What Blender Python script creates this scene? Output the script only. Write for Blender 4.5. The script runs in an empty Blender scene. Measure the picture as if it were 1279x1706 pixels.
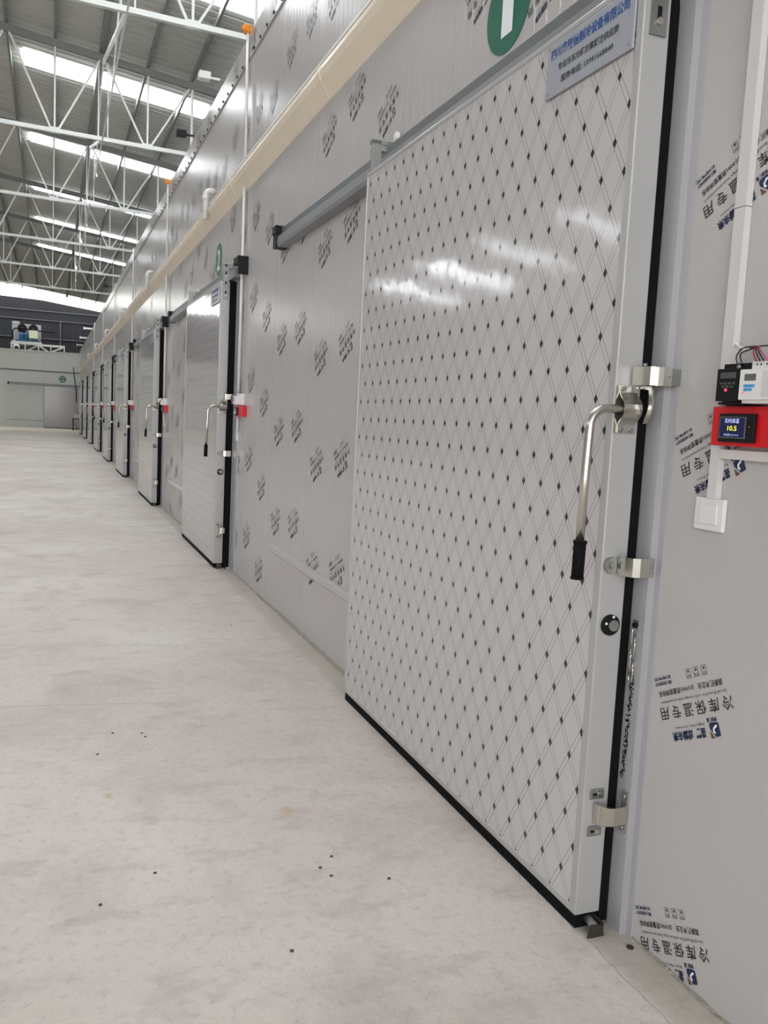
import bpy, bmesh, math, random
from mathutils import Vector, Matrix, Quaternion
random.seed(7)
PI = math.pi
C = bpy.context.scene.collection
S = bpy.context.scene

# ------------------------------------------------------------------ camera
YAW, PITCH, ROLL, FPX, CAMH = .3769, -.106, .049, 1413.7, 1.515
def basis():
    cy, sy = math.cos(YAW), math.sin(YAW); cp, sp = math.cos(PITCH), math.sin(PITCH)
    cr, sr = math.cos(ROLL), math.sin(ROLL)
    fwd0 = Vector((sy, cy, 0)); right = Vector((cy, -sy, 0)); up = Vector((0, 0, 1))
    f = fwd0*cp + up*sp; u = -fwd0*sp + up*cp
    return right*cr + u*sr, -right*sr + u*cr, f
_r, _u, _f = basis()
cd = bpy.data.cameras.new('camera'); cam = bpy.data.objects.new('camera', cd); C.objects.link(cam)
cd.sensor_fit = 'HORIZONTAL'; cd.sensor_width = 36.0; cd.lens = 36.0*FPX/1279.0
cd.clip_start = .05; cd.clip_end = 400
m3 = Matrix((_r, _u, -_f)).transposed()
cam.matrix_world = Matrix.Translation((0, 0, CAMH)) @ m3.to_4x4()
S.camera = cam

# ------------------------------------------------------------------ world, exposure
W = bpy.data.worlds.new('world'); S.world = W; W.use_nodes = True
bg = W.node_tree.nodes['Background']
bg.inputs[0].default_value = (.95, .965, .985, 1); bg.inputs[1].default_value = 1.4
S.view_settings.view_transform = 'Standard'; S.view_settings.look = 'None'
S.view_settings.exposure = 1.48; S.view_settings.gamma = 1.0
S.view_settings.use_curve_mapping = False
SKYLIGHT = 9.5          # daylight behind the translucent roof sheets

# ------------------------------------------------------------------ materials
def lin(c):
    return tuple(((v/255)/12.92 if v/255 <= .04045 else ((v/255+.055)/1.055)**2.4) for v in c) + (1,)
def mat(name, rgb, rough=.5, metal=0., emit=None, es=0., spec=.5, noise=0., nscale=6., bump=0., bscale=40., stretch=None):
    m = bpy.data.materials.new(name); m.use_nodes = True
    nt = m.node_tree; b = nt.nodes['Principled BSDF']; L = nt.links
    col = lin(rgb)
    b.inputs['Base Color'].default_value = col; b.inputs['Roughness'].default_value = rough
    b.inputs['Metallic'].default_value = metal; b.inputs['Specular IOR Level'].default_value = spec
    if emit: b.inputs['Emission Color'].default_value = lin(emit); b.inputs['Emission Strength'].default_value = es
    if noise or bump:
        tc = nt.nodes.new('ShaderNodeTexCoord'); mp = nt.nodes.new('ShaderNodeMapping')
        L.new(tc.outputs['Object'], mp.inputs[0])
        if stretch: mp.inputs['Scale'].default_value = stretch
    if noise:
        n = nt.nodes.new('ShaderNodeTexNoise'); n.inputs['Scale'].default_value = nscale; n.inputs['Detail'].default_value = 4
        L.new(mp.outputs[0], n.inputs['Vector'])
        mx = nt.nodes.new('ShaderNodeMix'); mx.data_type = 'RGBA'
        mx.inputs[6].default_value = tuple(v*(1-noise) for v in col[:3])+(1,)
        mx.inputs[7].default_value = tuple(min(1, v*(1+noise)) for v in col[:3])+(1,)
        L.new(n.outputs[0], mx.inputs[0]); L.new(mx.outputs[2], b.inputs['Base Color'])
    if bump:
        n2 = nt.nodes.new('ShaderNodeTexNoise'); n2.inputs['Scale'].default_value = bscale; n2.inputs['Detail'].default_value = 3
        L.new(mp.outputs[0], n2.inputs['Vector'])
        bp = nt.nodes.new('ShaderNodeBump'); bp.inputs['Strength'].default_value = 1; bp.inputs['Distance'].default_value = bump
        L.new(n2.outputs[0], bp.inputs['Height']); L.new(bp.outputs[0], b.inputs['Normal'])
    return m
M = {}
M['panel'] = mat('panel_steel', (184, 180, 178), .24, noise=.02, nscale=1.2, bump=.0012, bscale=1.4, spec=.32)
M['panel_seam'] = mat('panel_seam', (120, 122, 120), .6)
M['gap'] = mat('seam_shadow_board', (90, 92, 90), .8)
M['alu'] = mat('brushed_aluminium', (178, 177, 180), .42, .35, noise=.05, nscale=3, stretch=(30, 30, .6))
M['alu_dark'] = mat('track_aluminium', (142, 144, 146), .42, .5, noise=.06, nscale=3)
M['alu_shade'] = mat('grey_anodised_profile', (116, 118, 120), .42, .4)
M['leaf_edge'] = mat('leaf_edge_aluminium', (174, 173, 172), .34, .2, noise=.03, nscale=3)
M['steel'] = mat('stainless_steel', (200, 197, 188), .24, .95, noise=.05, nscale=8)
M['zinc'] = mat('zinc_plate', (150, 152, 148), .38, .8, noise=.15, nscale=30)
M['rubber'] = mat('black_rubber', (12, 11, 14), .8, spec=.15)
M['plastic_black'] = mat('black_plastic', (15, 15, 17), .5, spec=.25)
M['dark_steel'] = mat('dark_steel', (70, 64, 60), .45, .5, noise=.2, nscale=20)
M['white_plastic'] = mat('white_plastic', (222, 220, 218), .35)
M['pvc'] = mat('pvc_duct', (205, 202, 200), .4, noise=.03)
M['cream'] = mat('cream_cladding', (226, 213, 192), .45, noise=.05, nscale=4, bump=.003, bscale=10)
M['film'] = mat('white_film_edge', (225, 225, 220), .4)
M['green'] = mat('green_sticker', (0, 98, 76), .35)
M['white_ink'] = mat('white_print', (232, 236, 240), .4)
M['ink'] = mat('black_print', (52, 54, 56), .5)
M['ink_navy'] = mat('navy_print', (26, 36, 72), .5)
M['ink_brown'] = mat('brown_print', (105, 70, 45), .5)
M['ink_marker'] = mat('marker_ink', (30, 28, 34), .5)
M['red'] = mat('red_painted_box', (205, 14, 26), .4)
M['plate_blue'] = mat('nameplate_metal', (172, 175, 184), .34, .4)
M['ink_blue'] = mat('blue_print', (20, 72, 140), .45)
M['orange'] = mat('orange_foam', (226, 140, 50), .7, bump=.01, bscale=60)
M['roof'] = mat('roof_sheet', (186, 188, 180), .55, noise=.06, nscale=.6)
M['purlin'] = mat('grey_purlin', (132, 134, 130), .6)
M['chord'] = mat('white_painted_tube', (226, 228, 224), .5)
M['gable'] = mat('dark_blue_sheet', (22, 23, 34), .7, noise=.1, nscale=.8)
M['girt'] = mat('gable_girt', (80, 81, 92), .6)
M['outer'] = mat('outer_wall_sheet', (120, 122, 122), .6)
M['far_panel'] = mat('far_panel_steel', (222, 226, 224), .4, noise=.04, nscale=.9)
M['screen'] = mat('display_screen', (12, 16, 44), .2, emit=(30, 40, 96), es=.12)
M['lcd'] = mat('grey_lcd', (98, 98, 96), .25)
M['yellow_led'] = mat('yellow_digits', (220, 220, 60), .4, emit=(230, 226, 60), es=.3)
M['white_led'] = mat('pale_screen_text', (190, 200, 240), .4, emit=(170, 180, 240), es=.25)
M['red_led'] = mat('red_led', (240, 40, 60), .3, emit=(255, 60, 90), es=.8)
M['blue_key'] = mat('blue_key', (60, 150, 205), .4)
M['grey_key'] = mat('grey_key', (72, 72, 72), .5)
M['wire_red'] = mat('red_wire', (165, 20, 45), .4)
M['wire_pink'] = mat('pink_wire', (190, 60, 130), .4)
M['wire_black'] = mat('black_wire', (20, 20, 24), .4)
M['mortar'] = mat('mortar_bead', (150, 144, 132), .9, noise=.2, nscale=20, bump=.01, bscale=60)
M['stone'] = mat('grit', (75, 66, 60), .9)
M['compressor'] = mat('blue_compressor', (40, 82, 120), .4)
M['unit_grey'] = mat('condenser_grey', (150, 152, 160), .5)
M['unit_box'] = mat('unit_box_cream', (205, 208, 190), .5)
M['table_black'] = mat('black_table_frame', (28, 30, 30), .5)
M['mark_yellow'] = mat('yellow_chalk', (200, 205, 120), .8)
sk = mat('translucent_roof_sheet', (235, 240, 245), .5, emit=(246, 250, 255), es=SKYLIGHT); M['skylight'] = sk
M['gap_glow'] = mat('gable_gap_glow', (235, 240, 245), .5, emit=(250, 252, 240), es=1.6)  # added glow, stands in for daylight through the open gap over the gable

def math_node(nt, op, a, b=None, c=None):
    n = nt.nodes.new('ShaderNodeMath'); n.operation = op
    for i, v in enumerate((a, b, c)):
        if v is None: continue
        if hasattr(v, 'is_output') or isinstance(v, bpy.types.NodeSocket): nt.links.new(v, n.inputs[i])
        else: n.inputs[i].default_value = v
    return n.outputs[0]

def lattice_material():
    m = bpy.data.materials.new('diamond_lattice_sheet'); m.use_nodes = True
    nt = m.node_tree; b = nt.nodes['Principled BSDF']; L = nt.links
    tc = nt.nodes.new('ShaderNodeTexCoord'); sp = nt.nodes.new('ShaderNodeSeparateXYZ')
    L.new(tc.outputs['Object'], sp.inputs[0])
    y = math_node(nt, 'DIVIDE', math_node(nt, 'SUBTRACT', sp.outputs[1], .1485), .1083)
    z = math_node(nt, 'DIVIDE', math_node(nt, 'SUBTRACT', sp.outputs[2], 1.703), .1822)
    def dist(v):      # distance to the nearest integer
        r = math_node(nt, 'ROUND', v); return math_node(nt, 'ABSOLUTE', math_node(nt, 'SUBTRACT', v, r))
    fa = dist(math_node(nt, 'ADD', y, z)); fb = dist(math_node(nt, 'SUBTRACT', y, z))
    w, lw = .082, .008
    la = math_node(nt, 'LESS_THAN', math_node(nt, 'ABSOLUTE', math_node(nt, 'SUBTRACT', fa, w)), lw)
    lb = math_node(nt, 'LESS_THAN', math_node(nt, 'ABSOLUTE', math_node(nt, 'SUBTRACT', fb, w)), lw)
    dm = math_node(nt, 'LESS_THAN', math_node(nt, 'MAXIMUM', fa, fb), w)
    line = math_node(nt, 'MULTIPLY', math_node(nt, 'MAXIMUM', la, lb), .82)
    fac = math_node(nt, 'MAXIMUM', line, math_node(nt, 'MULTIPLY', dm, .97))
    n = nt.nodes.new('ShaderNodeTexNoise'); n.inputs['Scale'].default_value = 2.2; L.new(tc.outputs['Object'], n.inputs['Vector'])
    base = nt.nodes.new('ShaderNodeMix'); base.data_type = 'RGBA'
    base.inputs[6].default_value = lin((194, 188, 189)); base.inputs[7].default_value = lin((190, 189, 187))
    L.new(n.outputs[0], base.inputs[0])
    mx = nt.nodes.new('ShaderNodeMix'); mx.data_type = 'RGBA'; mx.inputs[7].default_value = lin((34, 32, 36))
    L.new(base.outputs[2], mx.inputs[6]); L.new(fac, mx.inputs[0]); L.new(mx.outputs[2], b.inputs['Base Color'])
    b.inputs['Roughness'].default_value = .10; b.inputs['Specular IOR Level'].default_value = .52
    n2 = nt.nodes.new('ShaderNodeTexNoise'); n2.inputs['Scale'].default_value = 3.5; n2.inputs['Detail'].default_value = 3
    L.new(tc.outputs['Object'], n2.inputs['Vector'])
    bp = nt.nodes.new('ShaderNodeBump'); bp.inputs['Distance'].default_value = .0022; L.new(n2.outputs[0], bp.inputs['Height'])
    L.new(bp.outputs[0], b.inputs['Normal'])
    return m
M['lattice'] = lattice_material()

def floor_material():
    m = bpy.data.materials.new('worn_concrete'); m.use_nodes = True
    nt = m.node_tree; b = nt.nodes['Principled BSDF']; L = nt.links
    tc = nt.nodes.new('ShaderNodeTexCoord'); sp = nt.nodes.new('ShaderNodeSeparateXYZ'); L.new(tc.outputs['Object'], sp.inputs[0])
    def noise(scale, det=4, rough=.5, vec=None, dist=0):
        n = nt.nodes.new('ShaderNodeTexNoise'); n.inputs['Scale'].default_value = scale; n.inputs['Detail'].default_value = det
        n.inputs['Roughness'].default_value = rough; n.inputs['Distortion'].default_value = dist
        L.new(vec or tc.outputs['Object'], n.inputs['Vector']); return n.outputs[0]
    def mix(f, a, bb):
        x = nt.nodes.new('ShaderNodeMix'); x.data_type = 'RGBA'
        for s, v in ((0, f), (6, a), (7, bb)):
            if isinstance(v, bpy.types.NodeSocket): L.new(v, x.inputs[s])
            else: x.inputs[s].default_value = v
        return x.outputs[2]
    def ramp(v, a, bb):
        r = nt.nodes.new('ShaderNodeMapRange'); r.inputs[1].default_value = a; r.inputs[2].default_value = bb
        L.new(v, r.inputs[0]); return r.outputs[0]
    c = mix(ramp(noise(.5, 3), .35, .65), lin((194, 182, 174)), lin((208, 201, 193)))
    c = mix(math_node(nt, 'MULTIPLY', ramp(noise(1.7, 6, .62, dist=.6), .50, .72), .6), c, lin((166, 154, 147)))
    mp = nt.nodes.new('ShaderNodeMapping'); mp.inputs['Scale'].default_value = (1.5, 2.7, 1); mp.inputs['Rotation'].default_value = (0, 0, .35)
    L.new(tc.outputs['Object'], mp.inputs[0])
    c = mix(math_node(nt, 'MULTIPLY', ramp(noise(2.4, 8, .68, mp.outputs[0]), .52, .74), .6), c, lin((156, 146, 140)))
    c = mix(math_node(nt, 'MULTIPLY', ramp(noise(26, 6, .7), .52, .76), .55), c, lin((150, 140, 134)))
    c = mix(math_node(nt, 'MULTIPLY', ramp(noise(120, 2, .5), .66, .74), .35), c, lin((120, 112, 106)))
    # wet mortar strip along the cold-room wall, dust band beside it
    wob = math_node(nt, 'MULTIPLY', math_node(nt, 'SUBTRACT', noise(4, 4), .5), .09)
    xx = math_node(nt, 'ADD', sp.outputs[0], wob)
    c = mix(math_node(nt, 'MULTIPLY', ramp(xx, 1.50, 1.53), .55), c, lin((172, 165, 154)))
    crack = math_node(nt, 'LESS_THAN', math_node(nt, 'ABSOLUTE', math_node(nt, 'SUBTRACT', xx, 1.505)), .0018)
    crack = math_node(nt, 'MULTIPLY', crack, math_node(nt, 'LESS_THAN', sp.outputs[1], 2.0))
    c = mix(math_node(nt, 'MULTIPLY', crack, .5), c, lin((110, 100, 94)))
    # saw-cut joint crossing the hall
    j = math_node(nt, 'ADD', sp.outputs[1], math_node(nt, 'MULTIPLY', sp.outputs[0], .155))
    j = math_node(nt, 'ADD', j, math_node(nt, 'MULTIPLY', math_node(nt, 'SUBTRACT', noise(3, 3), .5), .03))
    jl = math_node(nt, 'LESS_THAN', math_node(nt, 'ABSOLUTE', math_node(nt, 'SUBTRACT', j, 4.49)), .004)
    jm = math_node(nt, 'MULTIPLY', jl, ramp(noise(1.5, 2), .42, .6))
    c = mix(math_node(nt, 'MULTIPLY', jm, .6), c, lin((110, 100, 94)))
    # rust spots
    for (px, py, rr, cc) in ((RUST[0][0], RUST[0][1], .028, (168, 138, 100)), (RUST[1][0], RUST[1][1], .024, (170, 154, 120))):
        dx = math_node(nt, 'SUBTRACT', sp.outputs[0], px); dy = math_node(nt, 'MULTIPLY', math_node(nt, 'SUBTRACT', sp.outputs[1], py), .6)
        d = math_node(nt, 'SQRT', math_node(nt, 'ADD', math_node(nt, 'MULTIPLY', dx, dx), math_node(nt, 'MULTIPLY', dy, dy)))
        d = math_node(nt, 'ADD', d, math_node(nt, 'MULTIPLY', math_node(nt, 'SUBTRACT', noise(40, 3), .5), .03))
        c = mix(math_node(nt, 'MULTIPLY', ramp(d, rr, rr*.2), .6), c, lin(cc))
    L.new(c, b.inputs['Base Color'])
    b.inputs['Roughness'].default_value = .62; b.inputs['Specular IOR Level'].default_value = .3
    bp = nt.nodes.new('ShaderNodeBump'); bp.inputs['Distance'].default_value = .004; L.new(noise(30, 6, .65), bp.inputs['Height'])
    L.new(bp.outputs[0], b.inputs['Normal'])
    return m
RUST = ((.86, 3.04), (.22, 3.35))
M['floor'] = floor_material()

# ------------------------------------------------------------------ mesh helpers
class MB:
    def __init__(s): s.bm = bmesh.new()
    def box(s, x0, x1, y0, y1, z0, z1, mi=0, bev=0):
        x0, x1 = min(x0, x1), max(x0, x1); y0, y1 = min(y0, y1), max(y0, y1); z0, z1 = min(z0, z1), max(z0, z1)
        r = bmesh.ops.create_cube(s.bm, size=1)
        for v in r['verts']:
            v.co = Vector(((x0+x1)/2+v.co.x*(x1-x0), (y0+y1)/2+v.co.y*(y1-y0), (z0+z1)/2+v.co.z*(z1-z0)))
        fs = {f for v in r['verts'] for f in v.link_faces}
        for f in fs: f.material_index = mi
        if bev:
            es = list({e for v in r['verts'] for e in v.link_edges})
            q = bmesh.ops.bevel(s.bm, geom=es, offset=bev, segments=2, profile=.6, affect='EDGES')
            for f in q['faces']: f.material_index = mi
        return s
    def bar(s, a, b, w, h=None, mi=0, up=(0, 0, 1)):
        a, b = Vector(a), Vector(b); d = (b-a); L = d.length; d.normalize(); h = h or w
        u = Vector(up)
        if abs(d.dot(u)) > .98: u = Vector((0, 1, 0))
        side = d.cross(u).normalized(); u = side.cross(d)
        vs = [s.bm.verts.new(p + side*sx*w/2 + u*sz*h/2) for p in (a, b) for sx, sz in ((-1, -1), (1, -1), (1, 1), (-1, 1))]
        for q in ((3, 2, 1, 0), (4, 5, 6, 7), (0, 1, 5, 4), (1, 2, 6, 5), (2, 3, 7, 6), (3, 0, 4, 7)):
            f = s.bm.faces.new([vs[i] for i in q]); f.material_index = mi
        return s
    def cyl(s, a, b, r, n=16, mi=0, r2=None, smooth=True):
        return s.tube([a, b], r, n, mi, r2, smooth)
    def tube(s, pts, r, n=10, mi=0, r2=None, smooth=True):
        pts = [Vector(p) for p in pts]; rings = []; prev = None
        for i, p in enumerate(pts):
            if i == 0: d = pts[1]-p
            elif i == len(pts)-1: d = p-pts[i-1]
            else: d = (pts[i+1]-p).normalized() + (p-pts[i-1]).normalized()
            d.normalize()
            if prev is None:
                u = Vector((0, 0, 1)) if abs(d.z) < .9 else Vector((0, 1, 0))
                u = (u - d*u.dot(d)).normalized()
            else: u = (prev - d*prev.dot(d)).normalized()
            prev = u; v = d.cross(u)
            rr = r if r2 is None else r + (r2-r)*i/(len(pts)-1)
            rings.append([s.bm.verts.new(p + (u*math.cos(2*PI*k/n)+v*math.sin(2*PI*k/n))*rr) for k in range(n)])
        for i in range(len(rings)-1):
            for k in range(n):
                f = s.bm.faces.new((rings[i][k], rings[i][(k+1) % n], rings[i+1][(k+1) % n], rings[i+1][k])); f.material_index = mi; f.smooth = smooth
        f = s.bm.faces.new(rings[0][::-1]); f.material_index = mi
        f = s.bm.faces.new(rings[-1]); f.material_index = mi
        return s
    def strap(s, path, z0, z1, t, mi=0, axis='z'):   # a thin strip following PATH (plan points), swept along z (or x)
        n = len(path); P = [Vector(p+(0,)) for p in path]; off = []
        for i in range(n):
            d = (P[min(i+1, n-1)]-P[max(i-1, 0)]).normalized(); off.append(Vector((-d.y, d.x, 0))*t)
        def mk(v, w): return (v.x, v.y, w) if axis == 'z' else (w, v.x, v.y)
        a = [s.bm.verts.new(mk(p, z0)) for p in P]; b = [s.bm.verts.new(mk(p, z1)) for p in P]
        c = [s.bm.verts.new(mk(p+o, z0)) for p, o in zip(P, off)]; d = [s.bm.verts.new(mk(p+o, z1)) for p, o in zip(P, off)]
        for i in range(n-1):
            for q in ((a[i], a[i+1], b[i+1], b[i]), (c[i+1], c[i], d[i], d[i+1]), (a[i+1], a[i], c[i], c[i+1]), (b[i], b[i+1], d[i+1], d[i])):
                f = s.bm.faces.new(q); f.material_index = mi
        for i in (0, n-1):
            f = s.bm.faces.new((a[i], b[i], d[i], c[i])); f.material_index = mi
        return s
    def prism(s, poly, lo, hi, axis='z', mi=0):
        def mk(p, w): return {'z': (p[0], p[1], w), 'y': (p[0], w, p[1]), 'x': (w, p[0], p[1])}[axis]
        a = [s.bm.verts.new(mk(p, lo)) for p in poly]; b = [s.bm.verts.new(mk(p, hi)) for p in poly]; n = len(poly)
        s.bm.faces.new(a[::-1]).material_index = mi; s.bm.faces.new(b).material_index = mi
        for i in range(n): s.bm.faces.new((a[i], a[(i+1) % n], b[(i+1) % n], b[i])).material_index = mi
        return s
    def mesh(s, name, mats):
        bmesh.ops.recalc_face_normals(s.bm, faces=s.bm.faces)
        me = bpy.data.meshes.new(name); s.bm.to_mesh(me); s.bm.free()
        for m in (mats if isinstance(mats, (list, tuple)) else [mats]): me.materials.append(m)
        return me
    def obj(s, name, mats, parent=None): return link(name, s.mesh(name, mats), parent)
def link(name, me, parent=None, loc=None, rz=0):
    o = bpy.data.objects.new(name, me); C.objects.link(o)
    if parent: o.parent = parent
    if loc is not None: o.location = loc
    o.rotation_euler.z = rz
    return o
def tag(o, label, cat, group=None):
    o['label'] = label; o['category'] = cat
    if group: o['group'] = group
    return o
def thing(name, label, cat, loc=(0, 0, 0), rz=0, group=None):
    return tag(link(name, None, None, loc, rz), label, cat, group)
def struct(name, me=None, loc=None):
    o = link(name, me, None, loc); o['kind'] = 'structure'; return o
def children(o): return CH.get(o.name, [])
def dup(root, loc, rz=0, label=None, group=None):
    kids = {}
    for o in list(C.objects):
        if o.parent: kids.setdefault(o.parent.name, []).append(o)
    def cp(o, parent):
        c = o.copy(); C.objects.link(c); c.parent = parent
        for k in kids.get(o.name, []): cp(k, c)
        return c
    r = cp(root, None); r.location = loc; r.rotation_euler.z = rz
    if label: r['label'] = label
    if group: r['group'] = group
    return r
ORD = ['nearest', 'second', 'third', 'fourth', 'fifth', 'sixth', 'seventh', 'eighth', 'ninth']

# text --------------------------------------------------------------
def text_part(bm, txt, size, x, y, align='LEFT', width=None, mi=0, bold=0., spacing=1.0, res=1, sx=1.0):
    cu = bpy.data.curves.new('t', 'FONT'); cu.body = txt; cu.size = size; cu.resolution_u = res; cu.fill_mode = 'FRONT'
    cu.space_character = spacing; cu.offset = bold
    ob = bpy.data.objects.new('t', cu); C.objects.link(ob)
    dg = bpy.context.evaluated_depsgraph_get(); dg.update()
    me = bpy.data.meshes.new_from_object(ob.evaluated_get(dg))
    bpy.data.objects.remove(ob); bpy.data.curves.remove(cu)
    if me and len(me.vertices):
        xs = [v.co.x for v in me.vertices]; ys = [v.co.y for v in me.vertices]
        w = max(xs)-min(xs); k = (width/w) if width else sx
        x0 = min(xs); cy = (max(ys)+min(ys))/2
        ox = {'LEFT': 0, 'CENTER': -w*k/2, 'RIGHT': -w*k}[align]
        n0 = len(bm.faces)
        for v in me.vertices: v.co = Vector(((v.co.x-x0)*k+ox+x, v.co.y-cy+y, 0))
        bm.from_mesh(me); bm.faces.ensure_lookup_table()
        for f in bm.faces[n0:]: f.material_index = mi
    if me: bpy.data.meshes.remove(me)
def frame_matrix(origin, T, U):
    T, U = Vector(T).normalized(), Vector(U).normalized(); N = T.cross(U)
    return Matrix.Translation(origin) @ Matrix((T, U, N)).transposed().to_4x4()
def bm_mesh(bm, name, mats):
    me = bpy.data.meshes.new(name); bm.to_mesh(me); bm.free()
    for m in mats: me.materials.append(m)
    return me

# ================================================================== STRUCTURE
WX, YEND, YF, YG = 1.65, 56.0, 61.4, 65.0
RA, RB, RIDGE = 8.675, .125, -6.3
def roofz(x): return RA - RB*x if x > RIDGE else RA - RB*(2*RIDGE - x)
XE, XW_ = 3.45, 2*RIDGE-4.6

b = MB(); b.box(XW_, XE, -9, YG+1, -.12, 0)
fl = struct('floor', b.mesh('floor', M['floor']))

# --- cold-room wall of ribbed sandwich panels
PW = 1.04
def rib_panel(name, h, ribs=True, m=M['panel']):
    # front surface at x=0 facing -x, width PW along y, height h; fine vertical grooves pressed into the skin
    w = PW-.004; prof = [(.0, -w/2)]
    if ribs:
        n = 12; p = w/n
        for i in range(1, n):
            yy = -w/2+i*p
            prof += [(0, yy-.006), (.0008, yy-.002), (.0008, yy+.002), (0, yy+.006)]
    prof += [(0, w/2)]
    bb = MB(); bm = bb.bm
    poly = prof + [(.10, w/2), (.10, -w/2)]
    bb.prism(poly, 0, h)
    return bb.mesh(name, m)
wr = struct('wall_right')
b = MB(); b.box(WX+.10, WX+.16, -4, YEND, 0, 4.75); b.obj('backing_board', M['gap'], wr)
low_r, low_p = rib_panel('wall_panel_ribbed', 3.70), rib_panel('wall_panel_plain', 3.70, False)
up_r = rib_panel('wall_panel_upper', 1.06)
DOORY = [2.039, 8.28, 13.89, 19.69, 25.3, 31.0, 37.26, 43.3, 49.8]
LW, LB, LT = 2.207, .046, 2.770
k0 = -8; k1 = int((YEND-5.16)/PW)-0
wide_p = None
lower = {}; upper = {}
for k in range(k0, k1+1):
    yc = 5.16+PW*k
    if k == -4: continue
    if k == -3:
        b = MB(); b.box(0, .10, -1.56, .518, 0, 3.70); lower[k] = b.obj('wall_panel', M['panel'], wr); lower[k].location = (WX, yc, 0)
        upper[k] = link('wall_panel', up_r, wr, (WX, yc, 3.702)); upper[-4] = link('wall_panel', up_r, wr, (WX, yc-PW, 3.702)); continue
    lower[k] = link('wall_panel', low_p if k <= -3 else low_r, wr, (WX, yc, 0))
    upper[k] = link('wall_panel', up_r, wr, (WX, yc, 3.702))

# --- printed marks on the panels
def print_mesh():
    bm = bmesh.new()
    text_part(bm, '冷库保温专用', .040, 0, 0, 'CENTER', width=.292, spacing=1.45, bold=.0004)
    text_part(bm, 'Special Board for cold storage heat preservation', .0125, 0, -.032, 'CENTER', width=.27)
    text_part(bm, '高新技术企业', .0185, -.125, -.055, 'LEFT', width=.095, bold=.0003)
    text_part(bm, 'ISO9001质量管理体系', .0175, -.012, -.056, 'LEFT', width=.148, bold=.0003)
    text_part(bm, '覆膜使用后请及时撕掉', .0105, .072, -.083, 'LEFT', width=.072, mi=1, bold=.0003)
    text_part(bm, '施工中请注意保护膜', .0105, .072, -.099, 'LEFT', width=.072, mi=1, bold=.0003)
    text_part(bm, 'Bright, Make The Future', .0105, -.022, .043, 'LEFT', width=.12)
    text_part(bm, '星辉', .027, -.022, .066, 'LEFT', width=.040, mi=1, bold=.0011)
    text_part(bm, '成就未来', .027, .030, .066, 'LEFT', width=.085, mi=1, bold=.0011)
    text_part(bm, '安全保温', .0115, -.073, .036, 'LEFT', width=.038, mi=1, bold=.0006)
    def quad(pts, mi):
        f = bm.faces.new([bm.verts.new((x, y, 0)) for x, y in pts]); f.material_index = mi
    # emblem: navy rounded square, brown corner, white swoosh left open
    quad(((-.076, .046), (-.066, .043), (-.044, .043), (-.040, .048), (-.040, .058), (-.058, .082), (-.076, .080)), 1)
    quad(((-.038, .063), (-.038, .084), (-.054, .084)), 2)
    for dx, ch in ((-.078, '▲'), (-.046, '●'), (-.014, '■')):
        x0, y0, x1, y1, t = dx, -.108, dx+.020, -.082, .0012
        for q in (((x0, y0), (x1, y0), (x1, y0+t), (x0, y0+t)), ((x0, y1-t), (x1, y1-t), (x1, y1), (x0, y1)),
                  ((x0, y0), (x0+t, y0), (x0+t, y1), (x0, y1)), ((x1-t, y0), (x1, y0), (x1, y1), (x1-t, y1)),
                  ((x0+.005, y0+.004), (x0+.012, y0+.004), (x0+.014, y0+.010), (x0+.007, y0+.011))): quad(q, 0)
        text_part(bm, '防潮' if ch == '●' else ('勿压' if ch == '▲' else '保护'), .008, dx+.010, -.088, 'CENTER', width=.014)
    bmesh.ops.recalc_face_normals(bm, faces=bm.faces)
    # swoosh in white on the emblem
    v = [bm.verts.new((x, y, .0002)) for x, y in ((-.070, .052), (-.064, .050), (-.052, .058), (-.050, .068), (-.056, .074), (-.060, .070), (-.056, .066), (-.058, .060), (-.066, .057))]
    f = bm.faces.new(v); f.material_index = 3
    return bm_mesh(bm, 'printed_marking', [M['ink'], M['ink_navy'], M['ink_brown'], M['white_ink']])
PM = print_mesh()
PT, PU = (0, .901, -.433), (0, -.433, -.901)
def put_print(panel, yc, z, zoff, ang=0):
    o = link('printed_marking', PM, panel)
    o.matrix_local = frame_matrix((-.0012, yc, z-zoff), PT, PU)
phase = {0: (.57, .50), 1: (.74, .69), -1: (.69, .33), -3: (.072, .33), 2: (.21, .42), -2: (.3, .5)}
n_pr = 0
for k in range(-3, 14):
    ph = phase.get(k, (random.uniform(.05, .7), random.uniform(.05, .7)))
    for c, off in enumerate((-.26, .26)):
        if k == 0: off = (-.26, .26)[c]
        yw = 5.16+PW*k+off
        if yw < 1.6: continue
        for i in range(6):
            z = ph[c]+.703*i
            if z > 3.50: continue
            if any(y0+.1 < yw < y0+LW-.1 and z < 2.8 for y0 in DOORY): continue
            put_print(lower[k], off, z, 0); n_pr += 1
        if yw > 4.8:
            for z in (3.98+ph[c]*.35, ):
                if z < 4.55: put_print(upper[k], off, z, 3.702); n_pr += 1

# --- cream trunking along the wall joint
t1 = struct('trim_1')
y = -3.2; i = 0
while y < YEND:
    y2 = min(y+2.9, YEND)
    pr = [(WX, 3.765), (WX-.045, 3.762), (WX-.072, 3.735), (WX-.080, 3.70), (WX-.070, 3.655), (WX-.035, 3.60), (WX-.012, 3.56), (WX, 3.545)]
    bb = MB(); bb.prism([(p[0], p[1]) for p in pr], y, y2-.006, 'y'); bb.obj('cladding_length', M['cream'], t1)
    bb = MB(); bb.box(WX-.066, WX-.04, y, y2-.002, 3.757, 3.774); bb.obj('film_edge', M['film'], t1)
    bb = MB(); pr2 = [(WX-(WX-p[0])*1.05-.001, p[1]) for p in pr]; bb.prism(pr2, y2-.05, y2+.004, 'y'); bb.obj('joint_tape', M['cream'], t1)
    y = y2; i += 1
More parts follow.
